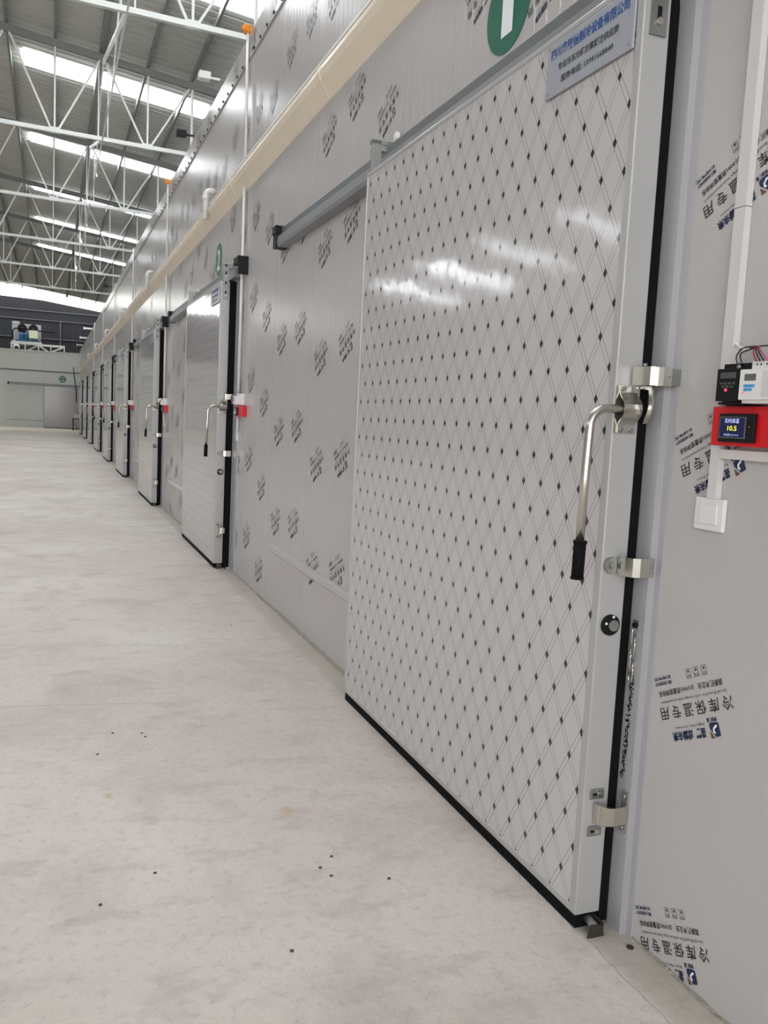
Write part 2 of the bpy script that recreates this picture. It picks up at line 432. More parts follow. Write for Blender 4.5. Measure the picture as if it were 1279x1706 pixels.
# --- folded coping along the top of the wall, with rivets
t2 = struct('trim_2')
y = -3.0
bb_r = MB()
while y < YEND:
    bb = MB(); bb.prism([(WX-.002, 4.69), (WX-.012, 4.69), (WX-.012, 4.905), (WX+.12, 4.915), (WX+.12, 4.905), (WX-.002, 4.897)], y, y+2.99, 'y')
    bb.obj('coping_length', M['panel'], t2); y += 3
for i in range(110):
    yy = 5.6+i*.24
    a = MB(); a.cyl((WX-.010, yy, 4.715), (WX-.020, yy, 4.713), .014, 8)
    if i == 0: rv = a.mesh('rivet', M['plastic_black']); a = None
    link('rivet', rv, t2, (0, i*.24, 0))
CPM = PM
for i in range(14):
    o = link('printed_marking', PM, t2)
    o.matrix_local = frame_matrix((WX-.0135, 6.3+i*.75, 4.80), (0, .95, -.31), Vector((0, -.31, -.95))) @ Matrix.Diagonal((.8, .8, 1, 1))

# --- sealant bead at the foot of the wall
bm = bmesh.new(); ys = [-3+.05*i for i in range(420)]
rr = random.Random(3); top = []; bot = []
for yv in ys:
    h = .003+rr.random()*.005+(.02*rr.random() if 4.2 < yv < 6.6 else 0)
    bot.append(bm.verts.new((WX-.004-rr.random()*.007-(.012 if 4.2 < yv < 7 else 0), yv, 0.001))); top.append(bm.verts.new((WX-.002, yv, h)))
for i in range(len(ys)-1): bm.faces.new((bot[i], top[i], top[i+1], bot[i+1]))
me = bm_mesh(bm, 'baseboard_right', [M['mortar']]); struct('baseboard_right', me)

# --- end wall of the hall (white panels), its dark joint line
we = struct('wall_end')
b = MB(); b.box(-13.9, 6.4, YF+.10, YF+.16, 0, 5.0); b.obj('backing_board', M['gap'], we)
fp = rib_panel('wall_panel_end', 5.05, False, M['far_panel'])
for i in range(19):
    link('wall_panel', fp, we, (-13.4+1.04*i, YF, 0), PI/2)
b = MB(); b.box(-13.9, 3.0, YF-.012, YF-.001, 3.70, 3.78); struct('trim_3', b.mesh('trim_3', M['panel_seam']))
b = MB(); b.box(-13.9, 3.0, YF-.02, YF+.2, 5.0, 5.07); struct('trim_4', b.mesh('trim_4', M['far_panel']))

# --- opposite cold rooms and outer walls (behind, and in reflections)
b = MB(); b.box(2*RIDGE-WX-.1, 2*RIDGE-WX, -9, YF, 0, 5.0); struct('wall_left', b.mesh('wall_left', M['panel']))
b = MB()
b.box(XE, XE+.08, -9, YG, 0, roofz(XE)); struct('wall_outer_right', b.mesh('wall_outer', M['outer']))
b = MB(); b.box(XW_-.08, XW_, -9, YG, 0, roofz(XE)); struct('wall_outer_left', b.mesh('wall_outer', M['outer']))

# --- gable wall of dark ribbed sheet
bm = bmesh.new(); x = XW_; prev = None; i = 0
zt = 8.62
pts = []
while x < XE:
    for dx, dy in ((0, 0), (.14, 0), (.17, .04), (.22, .04), (.25, 0)):
        pts.append((x+dx, YG-dy))
    x += .25
va = [bm.verts.new((p[0], p[1], 0)) for p in pts]
vb = [bm.verts.new((p[0], p[1], 8.84 if p[0] < -3.3 else 8.84-(p[0]+3.3)*.03 if p[0] < -.6 else 8.76-(p[0]+.6)*.12)) for p in pts]
for i in range(len(pts)-1): bm.faces.new((va[i], va[i+1], vb[i+1], vb[i]))
wb = struct('wall_back', bm_mesh(bm, 'wall_back', [M['gable']]))
for z in (7.98, 7.36, 6.1):
    b = MB(); b.box(XW_, XE, YG-.12, YG-.05, z, z+.05); b.obj('girt', M['girt'], wb)
for x in (0.55, -5.5, -11):
    b = MB(); b.box(x, x+.07, YG-.12, YG-.05, 0, 7.36); b.obj('girt', M['girt'], wb)

# --- roof: ribbed sheet geometry, skylights, purlins, trusses
bm = bmesh.new(); pr = []
y = -9.0
while y < 60.2:
    pr += [(y, 0), (y+.16, 0), (y+.185, .032), (y+.225, .032)]; y += .25
xs = [XW_-.2, RIDGE, XE+.05]
rows = [[bm.verts.new((x, p[0], roofz(max(min(x, XE), XW_))+.10+p[1])) for p in pr] for x in xs]
for r in range(2):
    for i in range(len(pr)-1): bm.faces.new((rows[r][i], rows[r+1][i], rows[r+1][i+1], rows[r][i+1]))
ce = struct('ceiling', bm_mesh(bm, 'ceiling', [M['roof']]))
def slab(x0, x1, y0, y1, dz, t, m, name, parent):
    bb = MB(); bb.prism([(x0, roofz(x0)+dz), (x1, roofz(x1)+dz), (x1, roofz(x1)+dz+t), (x0, roofz(x0)+dz+t)], y0, y1, 'y')
    return bb.obj(name, m, parent)
SKY = [(2.9, 3.6), (8.6, 9.4), (14.55, 15.4), (20.15, 20.95), (26.0, 26.7), (31.6, 32.4), (37.1, 37.8), (43.2, 43.7)]
for (a, c) in SKY:
    slab(-.58, 3.25, a, c, .07, .02, M['skylight'], 'skylight_or_gap_panel', ce)
    slab(2*RIDGE-4.3, 2*RIDGE-.4, a-1.1, c-1.1, .07, .02, M['skylight'], 'skylight_or_gap_panel', ce)
slab(RIDGE, XE, 60.0, YG+.8, .07, .02, M['gap_glow'], 'skylight_or_gap_panel', ce)  # added glowing sheets in place of the open gap at the gable
slab(XW_, RIDGE, 60.0, YG+.8, .07, .02, M['gap_glow'], 'skylight_or_gap_panel', ce)
xp = [.03+.88*i for i in range(-18, 4)]
for x in xp:
    if x < XW_+.3: continue
    wd = .12 if abs(x-.91) < .05 else .05
    b = MB(); b.box(x-wd/2, x+wd/2, -9, 60.0, roofz(x)-.06, roofz(x)+.068); b.obj('purlin', M['purlin'], ce)
def cz(x): return 6.87-.022*x if x > RIDGE else 6.87-.022*(2*RIDGE-x)
TY = [6.6+6*i for i in range(7)]
for yt in TY:
    tr = link('roof_truss', None, ce, (0, yt, 0))
    b = MB()
    b.bar((RIDGE, 0, cz(RIDGE)), (XE, 0, cz(XE)), .075, .075); b.bar((RIDGE, 0, cz(RIDGE)), (XW_, 0, cz(XE)), .075, .075)
    b.obj('bottom_chord', M['chord'], tr)
    b = MB()
    for s0, s1 in ((RIDGE, XE), (RIDGE, XW_)):
        b.bar((s0, 0, roofz(s0)-.17), (s1, 0, roofz(XE)-.17), .10, .13)
    b.obj('top_chord', M['purlin'], tr)  # grey puts the backlit darkness of the top chord into its colour
    lefts = MB()
    for j in range(-9, 2):
        xb = .03+1.76*j
        segs = [((xb, cz(xb)), (xb, roofz(xb)-.2))]
        for dx in (-.88, .88):
            xt = xb+dx
            if XW_ < xt < XE: segs.append(((xb+dx*.06, cz(xb)), (xt-dx*.05, roofz(xt)-.2)))
        for (p, q) in segs:
            if j >= -3:
                bb = MB(); bb.bar((p[0], 0, p[1]), (q[0], 0, q[1]), .034); bb.obj('web_member', M['chord'], tr)
            else: lefts.bar((p[0], 0, p[1]), (q[0], 0, q[1]), .034)
        if j >= -3:
            bb = MB(); bb.box(xb-.10, xb+.10, -.01, .01, cz(xb)-.05, cz(xb)+.07); bb.obj('gusset_plate', M['chord'], tr)
    o = lefts.obj('web_bracing', M['chord'], tr); o['kind'] = 'stuff'
    bb = MB(); bb.bar((2.67, 0, cz(2.67)), (2.67, 0, roofz(2.67)-.2), .04); bb.obj('web_member', M['chord'], tr)
for i, yt in enumerate(TY[:-1]):           # longitudinal bracing between the trusses
    lb = link('longitudinal_brace', None, ce, (.92, yt, 0))
    for (a, c, w) in (((0, 0, cz(.9)), (0, 6, roofz(.9)-.25), .05), ((0, 0, cz(.9)-.02), (0, 6, cz(.9)-.02), .025),
                      ((0, 0, roofz(.9)-.25), (0, 3, cz(.9)), .025), ((.1, 6, cz(.9)), (.1, 6, roofz(.9)-.2), .022), ((-.08, 6, cz(.9)), (-.08, 6, roofz(.9)-.2), .022), ((.04, 3, cz(.9)), (.04, 6, roofz(.9)-.25), .022)):
        bb = MB(); bb.bar(a, c, w); bb.obj('brace_rod', M['chord'], lb)
# eave column seen past the wall top
b = MB(); b.box(3.28, 3.42, 15.0, 15.25, 0, 8.2); o = b.obj('roof_column', M['outer'], ce)

# ================================================================== DOORS
def bolt(b, x, y, z, r=.007, h=.006, mi=0): b.cyl((x, y, z), (x, y-h, z), r, 10, mi)
def make_door():
    t = thing('sliding_door', '', 'door')
    b = MB(); b.box(0.004, .083, .004, LW-.004, LB+.003, LT-.003); core = b.obj('insulation_core', M['leaf_edge'], t)
    b = MB(); b.box(-.0005, .006, .030, LW-.012, LB+.022, LT-.018); b.obj('lattice_sheet', M['lattice'], t)
    # aluminium edging: four members with a rounded lip
    def edge(y0, y1, z0, z1, side):
        bb = MB(); bb.box(-.004, .085, y0, y1, z0, z1, bev=.0045); return bb.obj('edge_profile', M['leaf_edge'], t)
    edge(0, .032, LB, LT, 0); edge(LW-.014, LW, LB, LT, 0)
    edge(.030, LW-.012, LT-.020, LT, 0); edge(.030, LW-.012, LB, LB+.024, 0)
    b = MB(); b.box(.003, .080, .006, LW-.008, .0015, LB+.002); b.obj('seal_and_gap_shade', M['rubber'], t)  # rubber seal, brought forward so its black also paints the shadow under the leaf
    b = MB()
    b.box(.085, .1165, .004, .06, .01, LT); b.box(.085, .1165, LW-.06, LW-.01, .01, LT); b.box(.085, .1165, .06, LW-.06, LT-.06, LT)
    b.obj('gasket', M['rubber'], t)
    # lever handle
    h = MB()
    h.box(-.001, .076, -.003, .0, 1.515, 1.650)
    h.obj('handle_plate', M['steel'], t)
    path = []
    for zz, yy in ((1.516, -.004), (1.538, -.004), (1.546, -.007), (1.554, -.014), (1.563, -.024), (1.573, -.030), (1.585, -.032), (1.597, -.030), (1.607, -.024), (1.616, -.014), (1.624, -.007), (1.632, -.004), (1.650, -.004)):
        path.append((yy, zz))
    h = MB(); h.strap(path, .010, .070, .003, axis='x'); sd = h.obj('handle_saddle', M['steel'], t)
    b = MB()
    for xx in (.022, .056):
        for zz in (1.526, 1.642): bolt(b, xx, -.006, zz, .006)
    b.obj('bolt_heads', M['zinc'], sd)
    b = MB(); b.prism([(-.003, 1.655), (-.062, 1.650), (-.070, 1.60), (-.066, 1.575), (-.045, 1.545), (-.034, 1.545), (-.050, 1.580), (-.056, 1.60), (-.050, 1.640), (-.003, 1.645)], .074, .079, 'x')
    b.obj('latch_plate', M['steel'], t)
    pts = [(.068, -.017, 1.585), (-.040, -.019, 1.583)]
    for i in range(1, 10):
        a = i/9*PI/2; pts.append((-.040-.058*math.sin(a), -.019-.008*i/9, 1.525+.058*math.cos(a)))
    pts += [(-.104, -.030, 1.40), (-.110, -.036, 1.205)]
    b = MB(); b.tube(pts, .0125, 14); rod = b.obj('lever_rod', M['steel'], t)
    b = MB(); b.tube([(-.110, -.038, 1.209), (-.112, -.039, 1.100)], .0175, 14); b.tube([(-.110, -.038, 1.209), (-.110, -.038, 1.200)], .0195, 14); b.tube([(-.112, -.039, 1.106), (-.112, -.039, 1.099)], .0195, 14)
    b.obj('rubber_grip', M['rubber'], rod)
    # lock cylinder
    b = MB(); b.cyl((.040, 0, .951), (.040, -.008, .951), .031, 28); lk = b.obj('lock_escutcheon', M['plastic_black'], t)
    b = MB(); b.cyl((.046, -.008, .951), (.046, -.016, .951), .0165, 22); b.box(.0445, .0475, -.0165, -.0155, .941, .961); b.obj('key_cylinder', M['zinc'], lk)
    b = MB(); bolt(b, .022, -.008, .957, .004, .003); bolt(b, .046, -.008, .976, .004, .003); b.obj('escutcheon_screw', M['white_plastic'], lk)
    # roller wheel under the middle clamp
    b = MB(); b.cyl((.026, -.001, 1.130), (.026, -.012, 1.130), .024, 20); b.cyl((.026, -.012, 1.130), (.026, -.018, 1.130), .010, 12); b.obj('strike_roller', M['zinc'], t)
    for z in (.430, .313):
        b = MB(); b.box(.017, .066, -.005, 0, z-.016, z+.016, bev=.003); hp = b.obj('hook_plate', M['zinc'], t)
        b = MB(); bolt(b, .047, -.005, z, .009, .007); b.box(.026, .044, -.0056, -.005, z-.004, z+.004, mi=1); b.obj('plate_bolt', [M['steel'], M['plastic_black']], hp)
    b = MB(); b.strap([(.030, -.006), (.030, -.028), (.040, -.042), (.060, -.048)], .345, .405, .004); b.obj('catch_finger', M['steel'], t)
    # hangers
    for yb, s in ((0, -1), (LW, 1)):
        b = MB(); b.box(.016, .070, yb, yb+s*.007, 2.605, 2.945)
        hg = b.obj('hanger_plate', M['zinc'], t)
        b = MB(); b.box(.016, .128, yb, yb+s*.030, 2.925, 2.945); b.box(.060, .105, yb+s*.004, yb+s*.020, 2.895, 2.925); b.obj('hanger_arm', M['zinc'], hg)
        b = MB()
        for zz in (2.64, 2.73, 2.82, 2.89):
            b.box(.036, .050, yb+s*.0072, yb+s*.0082, zz+.006, zz+.040, mi=1)
            b.cyl((.043, yb+s*.007, zz), (.043, yb+s*.014, zz), .010, 10)
        b.obj('hanger_bolts', [M['steel'], M['plastic_black']], hg)
        b = MB(); yc = yb - s*.06
        b.cyl((.118, yc-.0, 2.955), (.138, yc, 2.955), .026, 20); b.cyl((.112, yc-.0, 2.955), (.118, yc, 2.955), .012, 12); b.obj('track_roller', M['white_plastic'], hg)
    return t
def make_nameplate(door):
    b = MB(); b.box(-.012, -.0055, .030, .478, 2.575, 2.742, bev=.0015); np_ = b.obj('nameplate', M['plate_blue'], door)
    bm = bmesh.new()
    text_part(bm, '四川鑫联信制冷设备有限公司', .034, 0, .045, 'CENTER', width=.40, bold=.0011)
    text_part(bm, '专业冷冻冷藏方案解决供应商', .024, 0, -.004, 'CENTER', width=.31, mi=1, bold=.0006)
    text_part(bm, '服务电话: 13981668840', .023, 0, -.045, 'CENTER', width=.27, mi=1, bold=.0006)
    me = bm_mesh(bm, 'plate_lettering', [M['ink_blue'], M['ink']])
    o = link('plate_lettering', me, np_); o.matrix_local = frame_matrix((-.0128, .254, 2.660), (0, -1, 0), (0, 0, 1))
    b = MB()
    for y in (.044, .464):
        for z in (2.590, 2.728): b.cyl((-.012, y, z), (-.0145, y, z), .005, 8)
    b.obj('plate_screw', M['steel'], np_)

def make_track():
    t = thing('door_track', '', 'rail')
    b = MB(); b.prism([(.15, 2.925), (.105, 2.925), (.100, 2.918), (.100, 2.862), (.15, 2.862)], -.28, 4.40, 'y'); b.obj('mounting_profile', M['alu_shade'], t)
    b = MB(); b.prism([(.15, 2.862), (.086, 2.862), (.070, 2.853), (.066, 2.800), (.072, 2.777), (.15, 2.777)], -.28, 4.43, 'y'); b.obj('rail_profile', M['alu_dark'], t)
    b = MB(); b.box(.092, .100, -.28, 4.40, 2.858, 2.868); b.obj('track_lip', M['film'], t)
    for y0, y1 in ((-.50, -.29), (4.36, 4.46)):
        b = MB(); b.box(.052, .15, y0, y1, 2.872, 2.935, bev=.004); b.box(.060, .15, y0+(.0 if y0 > 0 else .0), y0+.03 if y0 < 0 else y1, 2.775, 2.875); b.obj('end_stop', M['plastic_black'], t)
    return t
def make_jamb():
    t = thing('door_frame', '', 'frame')
    def post(y0, y1, nm):
        bb = MB(); bb.prism([(.1175, y0), (.1175, y1), (.15, y1), (.15, y0)], 0, 2.776); return bb.obj(nm, M['alu'], t)
    post(-.061, .003, 'frame_post'); post(LW-.02, LW+.06, 'frame_post')
    b = MB(); b.box(.117, .15, .003, LW-.02, 2.70, 2.776); b.obj('frame_header', M['alu'], t)
    b = MB(); b.box(.1415, .15, -.085, -.061, 0, 2.776); b.obj('frame_flange', M['alu'], t)
    # clamps folded round the post edge
    up = [(.1165, -.088), (.092, -.086), (.084, -.074), (.078, -.070), (.072, -.074), (.064, -.080), (.056, -.076), (.051, -.062), (.050, -.020), (.050, -.008)]
    b = MB(); b.strap(up, 1.652, 1.704, .0035); c1 = b.obj('guide_clamp', M['steel'], t)
    b = MB(); b.box(.1165, .150, -.089, -.0615, 1.655, 1.701); bolt(b, .108, -.090, 1.678, .003, .003); b.cyl((.070, -.03, 1.704), (.070, -.03, 1.716), .007, 10); b.obj('clamp_bolt', M['zinc'], c1)
    b = MB(); b.strap([(.126, -.066), (.120, -.070), (.075, -.072), (.056, -.066), (.047, -.045), (.046, -.016), (.050, -.012)], 1.105, 1.160, .0035)
    c2 = b.obj('guide_clamp', M['steel'], t)
    b = MB(); bolt(b, .112, -.073, 1.135, .004, .003); b.obj('clamp_bolt', M['zinc'], c2)
    b = MB(); b.strap([(.117, -.052), (.108, -.058), (.064, -.060), (.046, -.054), (.038, -.040), (.036, -.010)], .352, .408, .004)
    b.box(.112, .1175, -.055, -.030, .318, .448); c3 = b.obj('guide_clamp', M['steel'], t)
    b = MB(); b.cyl((.112, -.042, .432), (.104, -.042, .432), .010, 12); b.cyl((.112, -.042, .334), (.106, -.042, .334), .008, 12); b.obj('clamp_bolt', M['zinc'], c3)
    return t
def make_guide():
    t = thing('floor_guide', '', 'bracket')
    b = MB(); b.prism([(.012, 0), (.070, 0), (.062, .036), (.020, .040)], -.052, -.046, 'y'); b.prism([(.062, .0), (.068, 0), (.068, .04), (.062, .04)], -.05, .03, 'y')
    b.obj('guide_angle', M['dark_steel'], t)
    b = MB(); b.cyl((.045, -.046, .022), (.045, .004, .030), .014, 12); b.obj('guide_roller', M['zinc'], t)
    return t
def make_low_rail():
    b = MB(); b.prism([(.15, .440), (.132, .444), (.122, .456), (.122, .492), (.132, .502), (.15, .506)], .25, 4.53, 'y')
    o = b.obj('bumper_rail', M['panel']); return tag(o, '', 'rail')

def place_door(i, loc, rz, src):
    if src is None: return None
words_ = ['nearest', 'second', 'third', 'fourth', 'fifth', 'sixth', 'seventh', 'eighth', 'ninth']
door0, track0, jamb0, guide0, low0 = make_door(), make_track(), make_jamb(), make_guide(), make_low_rail()
sets = []
def place(root, i, loc, rz, label, group):
    o = root if i == 0 else dup(root, loc, rz)
    o.location = loc; o.rotation_euler.z = rz; o['label'] = label; o['group'] = group
    return o
near_desc = {0: 'nearest the camera, with a clear nameplate,', 1: 'second from the camera,'}
for i, y in enumerate(DOORY+[None]):
    if y is None: loc, rz, w = (-.41+LW, YF-.15, 0), PI/2, 'end-wall'
    else: loc, rz, w = (1.5, y, 0), 0, words_[i]
    end = y is None
    if end: who = 'facing the camera on the white end wall under number 12'
    elif False: pass
    else: who = f'{w} along the wall from the camera'
    d = place(door0, i, loc, rz, f'large white lattice-patterned sliding cold-room door {who}', 'sliding cold-room doors')
    sets.append(d)
    ww = ('the end-wall door' if end else f'the {w} door of the row')
    place(track0, i, loc, rz, f'grey aluminium sliding track with black end stops above {ww}', 'door tracks')
    fr_ = place(jamb0, i, loc, rz, f'aluminium door frame with steel clamps behind {ww}', 'door frames')
    if i > 0 and not end:
        if i == 1:
            b = MB(); b.box(.088, .136, -.069, -.0615, .02, 2.765); flap_me = b.mesh('gasket_flap', M['rubber'])
            b = MB(); b.box(.142, .1495, -.30, -.086, 0, 2.776); b.box(.138, .1495, -.30, -.285, 0, 2.776); fl_me = b.mesh('frame_flange', M['alu'])
        link('gasket_flap', flap_me, d); link('frame_flange', fl_me, fr_)
    if not end: place(guide0, i, loc, rz, f'dark steel floor guide under the near corner of {ww}', 'floor guides')
    place(low0, i, loc, rz, f'pale raised bumper rail low on the wall beyond {ww}', 'bumper rails')
for d in sets[:4]+[sets[-1]]:
    make_nameplate(d) if d is sets[0] else None
kids0 = [o for o in C.objects if o.name.startswith('nameplate') and o.parent == sets[0]][0]
sub0 = [o for o in C.objects if o.parent == kids0]
for d in sets[1:]:
    c = kids0.copy(); C.objects.link(c); c.parent = d
    for s_ in sub0:
        e = s_.copy(); C.objects.link(e); e.parent = c

# number stickers
def sticker(num, loc, rz, r, label, tw):
    t = thing('number_sticker', label, 'sticker', loc, rz, 'green number stickers')
    b = MB(); b.cyl((0, 0, 0), (-.002, 0, 0), r, 56, smooth=False); b.obj('sticker_disc', M['green'], t)
    bm = bmesh.new(); text_part(bm, num, r*1.75, 0, 0, 'CENTER', width=tw, bold=.003, res=6)
    o = link('numeral', bm_mesh(bm, 'numeral', [M['white_ink']]), t); o.matrix_local = frame_matrix((-.003, 0, 0), (0, -1, 0), (0, 0, 1))
sticker('1', (WX-.001, 3.11, 3.145), 0, .172, 'large green round sticker with a white 1 above the nearest door', .088)
sticker('2', (WX-.001, 9.28, 3.135), 0, .172, 'green round sticker with a white 2 above the second door', .17)
sticker('12', (.72, YF-.003, 3.28), PI/2, .22, 'small green round sticker with a white 12 on the end wall', .24)

# ================================================================== CONTROL SETS beside each door (local: x towards hall negative from wall, y relative to the door edge)
def make_box():
    t = thing('display_box', '', 'control box')
    b = MB(); b.box(-.040, -.001, -.62, -.270, 1.496, 1.596, bev=.002); b.obj('housing', M['red'], t)
    b = MB(); b.box(-.052, -.040, -.424, -.306, 1.506, 1.578, bev=.003); bz = b.obj('bezel', M['plastic_black'], t)
    b = MB(); b.box(-.0535, -.052, -.400, -.311, 1.516, 1.570); b.obj('screen_rim', M['lcd'], bz)
    b = MB(); b.box(-.0545, -.0535, -.396, -.315, 1.5185, 1.5675); b.obj('screen', M['screen'], bz)
    b = MB(); b.cyl((-.052, -.411, 1.545), (-.0525, -.411, 1.545), .001, 8); b.obj('indicator', M['red_led'], bz)
    bm = bmesh.new()
    text_part(bm, '实时库温', .0125, 0, .0165, 'CENTER', width=.048, mi=1, bold=.0001)
    text_part(bm, '10.5', .017, .002, -.002, 'CENTER', width=.031, mi=0, bold=.0003, res=3)
    text_part(bm, '库内温度 2023-04-06', .006, 0, -.0185, 'CENTER', width=.05, mi=1)
    o = link('screen_readout', bm_mesh(bm, 'screen_readout', [M['yellow_led'], M['white_led']]), bz); o.matrix_local = frame_matrix((-.0549, -.355, 1.543), (0, -1, 0), (0, 0, 1))
    return t
def make_black():
    t = thing('motor_controller', '', 'controller')
    b = MB(); b.box(-.060, -.001, -.402, -.306, 1.600, 1.606); b.box(-.045, -.001, -.398, -.302, 1.601, 1.703); b.box(-.088, -.045, -.398, -.326, 1.607, 1.687, bev=.0015); b.obj('housing', M['plastic_black'], t)
    b = MB(); b.box(-.0885, -.088, -.390, -.338, 1.663, 1.678); b.obj('readout', M['grey_key'], t)
    b = MB()
    for r in range(2):
        for c in range(4-r):
            b.box(-.0895, -.088, -.388+.0135*c+.006*r, -.379+.0135*c+.006*r, 1.648-.008*r, 1.6535-.008*r)
    b.obj('key_rows', M['grey_key'], t)
    b = MB(); b.cyl((-.088, -.360, 1.6345), (-.090, -.360, 1.6345), .0035, 12); b.obj('indicator', M['red_led'], t)
    b = MB(); b.cyl((-.045, -.355, 1.694), (-.050, -.355, 1.694), .0055, 12); b.obj('terminal_screw', M['steel'], t)
    return t
def make_white():
    t = thing('timer_controller', '', 'controller')
    b = MB(); b.box(-.055, -.001, -.52, -.404, 1.602, 1.706, bev=.002); b.box(-.088, -.055, -.515, -.402, 1.610, 1.683, bev=.002); b.box(-.080, -.055, -.500, -.408, 1.602, 1.612); b.obj('housing', M['white_plastic'], t)
    b = MB(); b.box(-.0885, -.088, -.454, -.418, 1.6555, 1.672); b.obj('readout', M['lcd'], t)
    b = MB()
    for r in range(2):
        for c in range(4-r): b.box(-.0895, -.088, -.4255-.0088*c-.001*r, -.4180-.0088*c-.001*r, 1.640-.009*r, 1.6465-.009*r)
    b.obj('key_rows', M['blue_key'], t)
    b = MB(); b.cyl((-.088, -.416, 1.628), (-.0895, -.416, 1.628), .0022, 10); b.obj('indicator', M['red_led'], t)
    b = MB()
    for c in range(4): b.cyl((-.055, -.421-.0125*c-(.006 if c > 1 else 0), 1.697), (-.056, -.421-.0125*c-(.006 if c > 1 else 0), 1.697), .0022, 8)
    b.obj('terminal_row', M['plastic_black'], t)
    b = MB(); b.box(-.0885, -.0875, -.512, -.474, 1.617, 1.678); b.obj('side_cover', M['pvc'], t)
    return t
def make_switch():
    t = thing('light_switch', '', 'switch')
    b = MB(); b.box(-.014, -.001, -.310, -.205, 1.268, 1.355, bev=.003); b.obj('back_plate', M['white_plastic'], t)
    b = MB(); b.box(-.018, -.014, -.290, -.226, 1.285, 1.338, bev=.0015); b.obj('rocker', M['white_plastic'], t)
    return t
def make_duct():
    t = thing('cable_duct', '', 'duct')
    b = MB(); b.box(-.022, -.001, -.300, -.262, 1.60, 2.10); b.obj('duct_length', M['pvc'], t)
    b = MB(); b.box(-.022, -.001, -.300, -.262, 2.102, 3.55); b.obj('duct_length', M['pvc'], t)
    b = MB(); b.box(-.020, -.001, -.284, -.252, 1.355, 1.4955); b.obj('duct_length', M['pvc'], t)
    return t
def make_wires():
    t = thing('wire_bundle', '', 'wires')
    j = (-.045, -.41, 1.742)
    def w(pts, m, r=.0018):
        P = [Vector(p) for p in pts]; out = []
        for i in range(len(P)-1):
            a, bq = P[max(i-1, 0)], P[min(i+2, len(P)-1)]
            for s_ in range(5):
                u = s_/5; p0, p1, p2, p3 = a, P[i], P[i+1], bq
                out.append(.5*((2*p1)+(p2-p0)*u+(2*p0-5*p1+4*p2-p3)*u*u+(3*p1-p0-3*p2+p3)*u**3))
        out.append(P[-1]); b = MB(); b.tube(out, r, 6); b.obj('wire', m, t)
    w([(-.012, -.296, 1.762), (-.02, -.32, 1.748), (-.035, -.352, 1.742)], M['white_plastic'], .004)
    w([(-.046, -.350, 1.694), (-.050, -.345, 1.720), (-.046, -.362, 1.741), (-.045, -.41, 1.742)], M['wire_black'])
    w([(-.046, -.363, 1.698), (-.050, -.358, 1.725), (-.044, -.378, 1.735), (-.045, -.41, 1.740)], M['wire_black'])
    w([(-.035, -.372, 1.742), (-.04, -.39, 1.739), (-.045, -.41, 1.742)], M['wire_red'], .0026)
    for k, (yy, mm) in enumerate(((-.423, 'wire_red'), (-.434, 'wire_black'), (-.446, 'wire_black'), (-.458, 'wire_pink'))):
        w([j, (-.062, -.412-.008*k, 1.728), (-.060, yy, 1.704)], M[mm])
    w([j, (-.05, -.47, 1.736), (-.03, -.60, 1.690), (-.02, -.70, 1.62)], M['wire_black'])
    return t
makers = [(make_box, 'red box with small dark screen beside {} of the row', 'red display boxes'),
          (make_black, 'black motor controller above the red box beside {} of the row', 'black controllers'),
          (make_white, 'white timer controller with blue keys beside {} of the row', 'white controllers'),
          (make_switch, 'white square light switch below the red box beside {} of the row', 'light switches')]
for mk, lab, grp in makers:
    src = None
    for i, y in enumerate(DOORY[:7]):
        ww = f'the {words_[i]} door'
        if src is None: src = o = mk()
        else: o = dup(src, (0, 0, 0))
        o.location = (WX, y, 0); o['label'] = lab.format(ww); o['group'] = grp
d = make_duct(); d.location = (WX, DOORY[0], 0); d['label'] = 'flat white cable duct rising behind the nearest controllers'
d = thing('cable_duct', 'short horizontal white cable duct under the nearest red box', 'duct', (WX, DOORY[0], 0))
b = MB(); b.box(-.019, -.0012, -.80, -.2845, 1.462, 1.486); b.obj('duct_length', M['pvc'], d)
w_ = make_wires(); w_.location = (WX, DOORY[0], 0); w_['label'] = 'loose red black and pink wires over the nearest controllers'
# door 1's lowest duct runs to the switch; the other doors are fed by a round pipe
for i, y in enumerate(DOORY[1:7]):
    yy = y-.36
    nm = ['second', 'third', 'fourth', 'fifth', 'sixth', 'seventh'][i]
    t = thing('conduit_pipe', f'thin white conduit pipe up the wall beside the {nm} door'+(' with an orange foam cap' if i < 2 else ''), 'pipe', (WX-.028, yy, 0), group='white conduit pipes')
    b = MB(); b.cyl((0, 0, 1.70), (0, 0, 3.56), .014, 12); b.obj('pipe_length', M['white_plastic'], t)
    b = MB(); b.cyl((0, 0, 3.77), (0, .06, 4.93), .014, 12); b.obj('pipe_length', M['white_plastic'], t)
    b = MB(); b.cyl((0, 0, 1.345), (0, 0, 1.50), .010, 10); b.obj('pipe_length', M['white_plastic'], t)
    if i < 2:
        bb = MB(); r = bmesh.ops.create_icosphere(bb.bm, subdivisions=2, radius=.045)
        rr = random.Random(i)
        for v in r['verts']: v.co = v.co*(.8+.4*rr.random())+Vector((-.01, .06, 4.95))
        bb.obj('foam_cap', M['orange'], t)

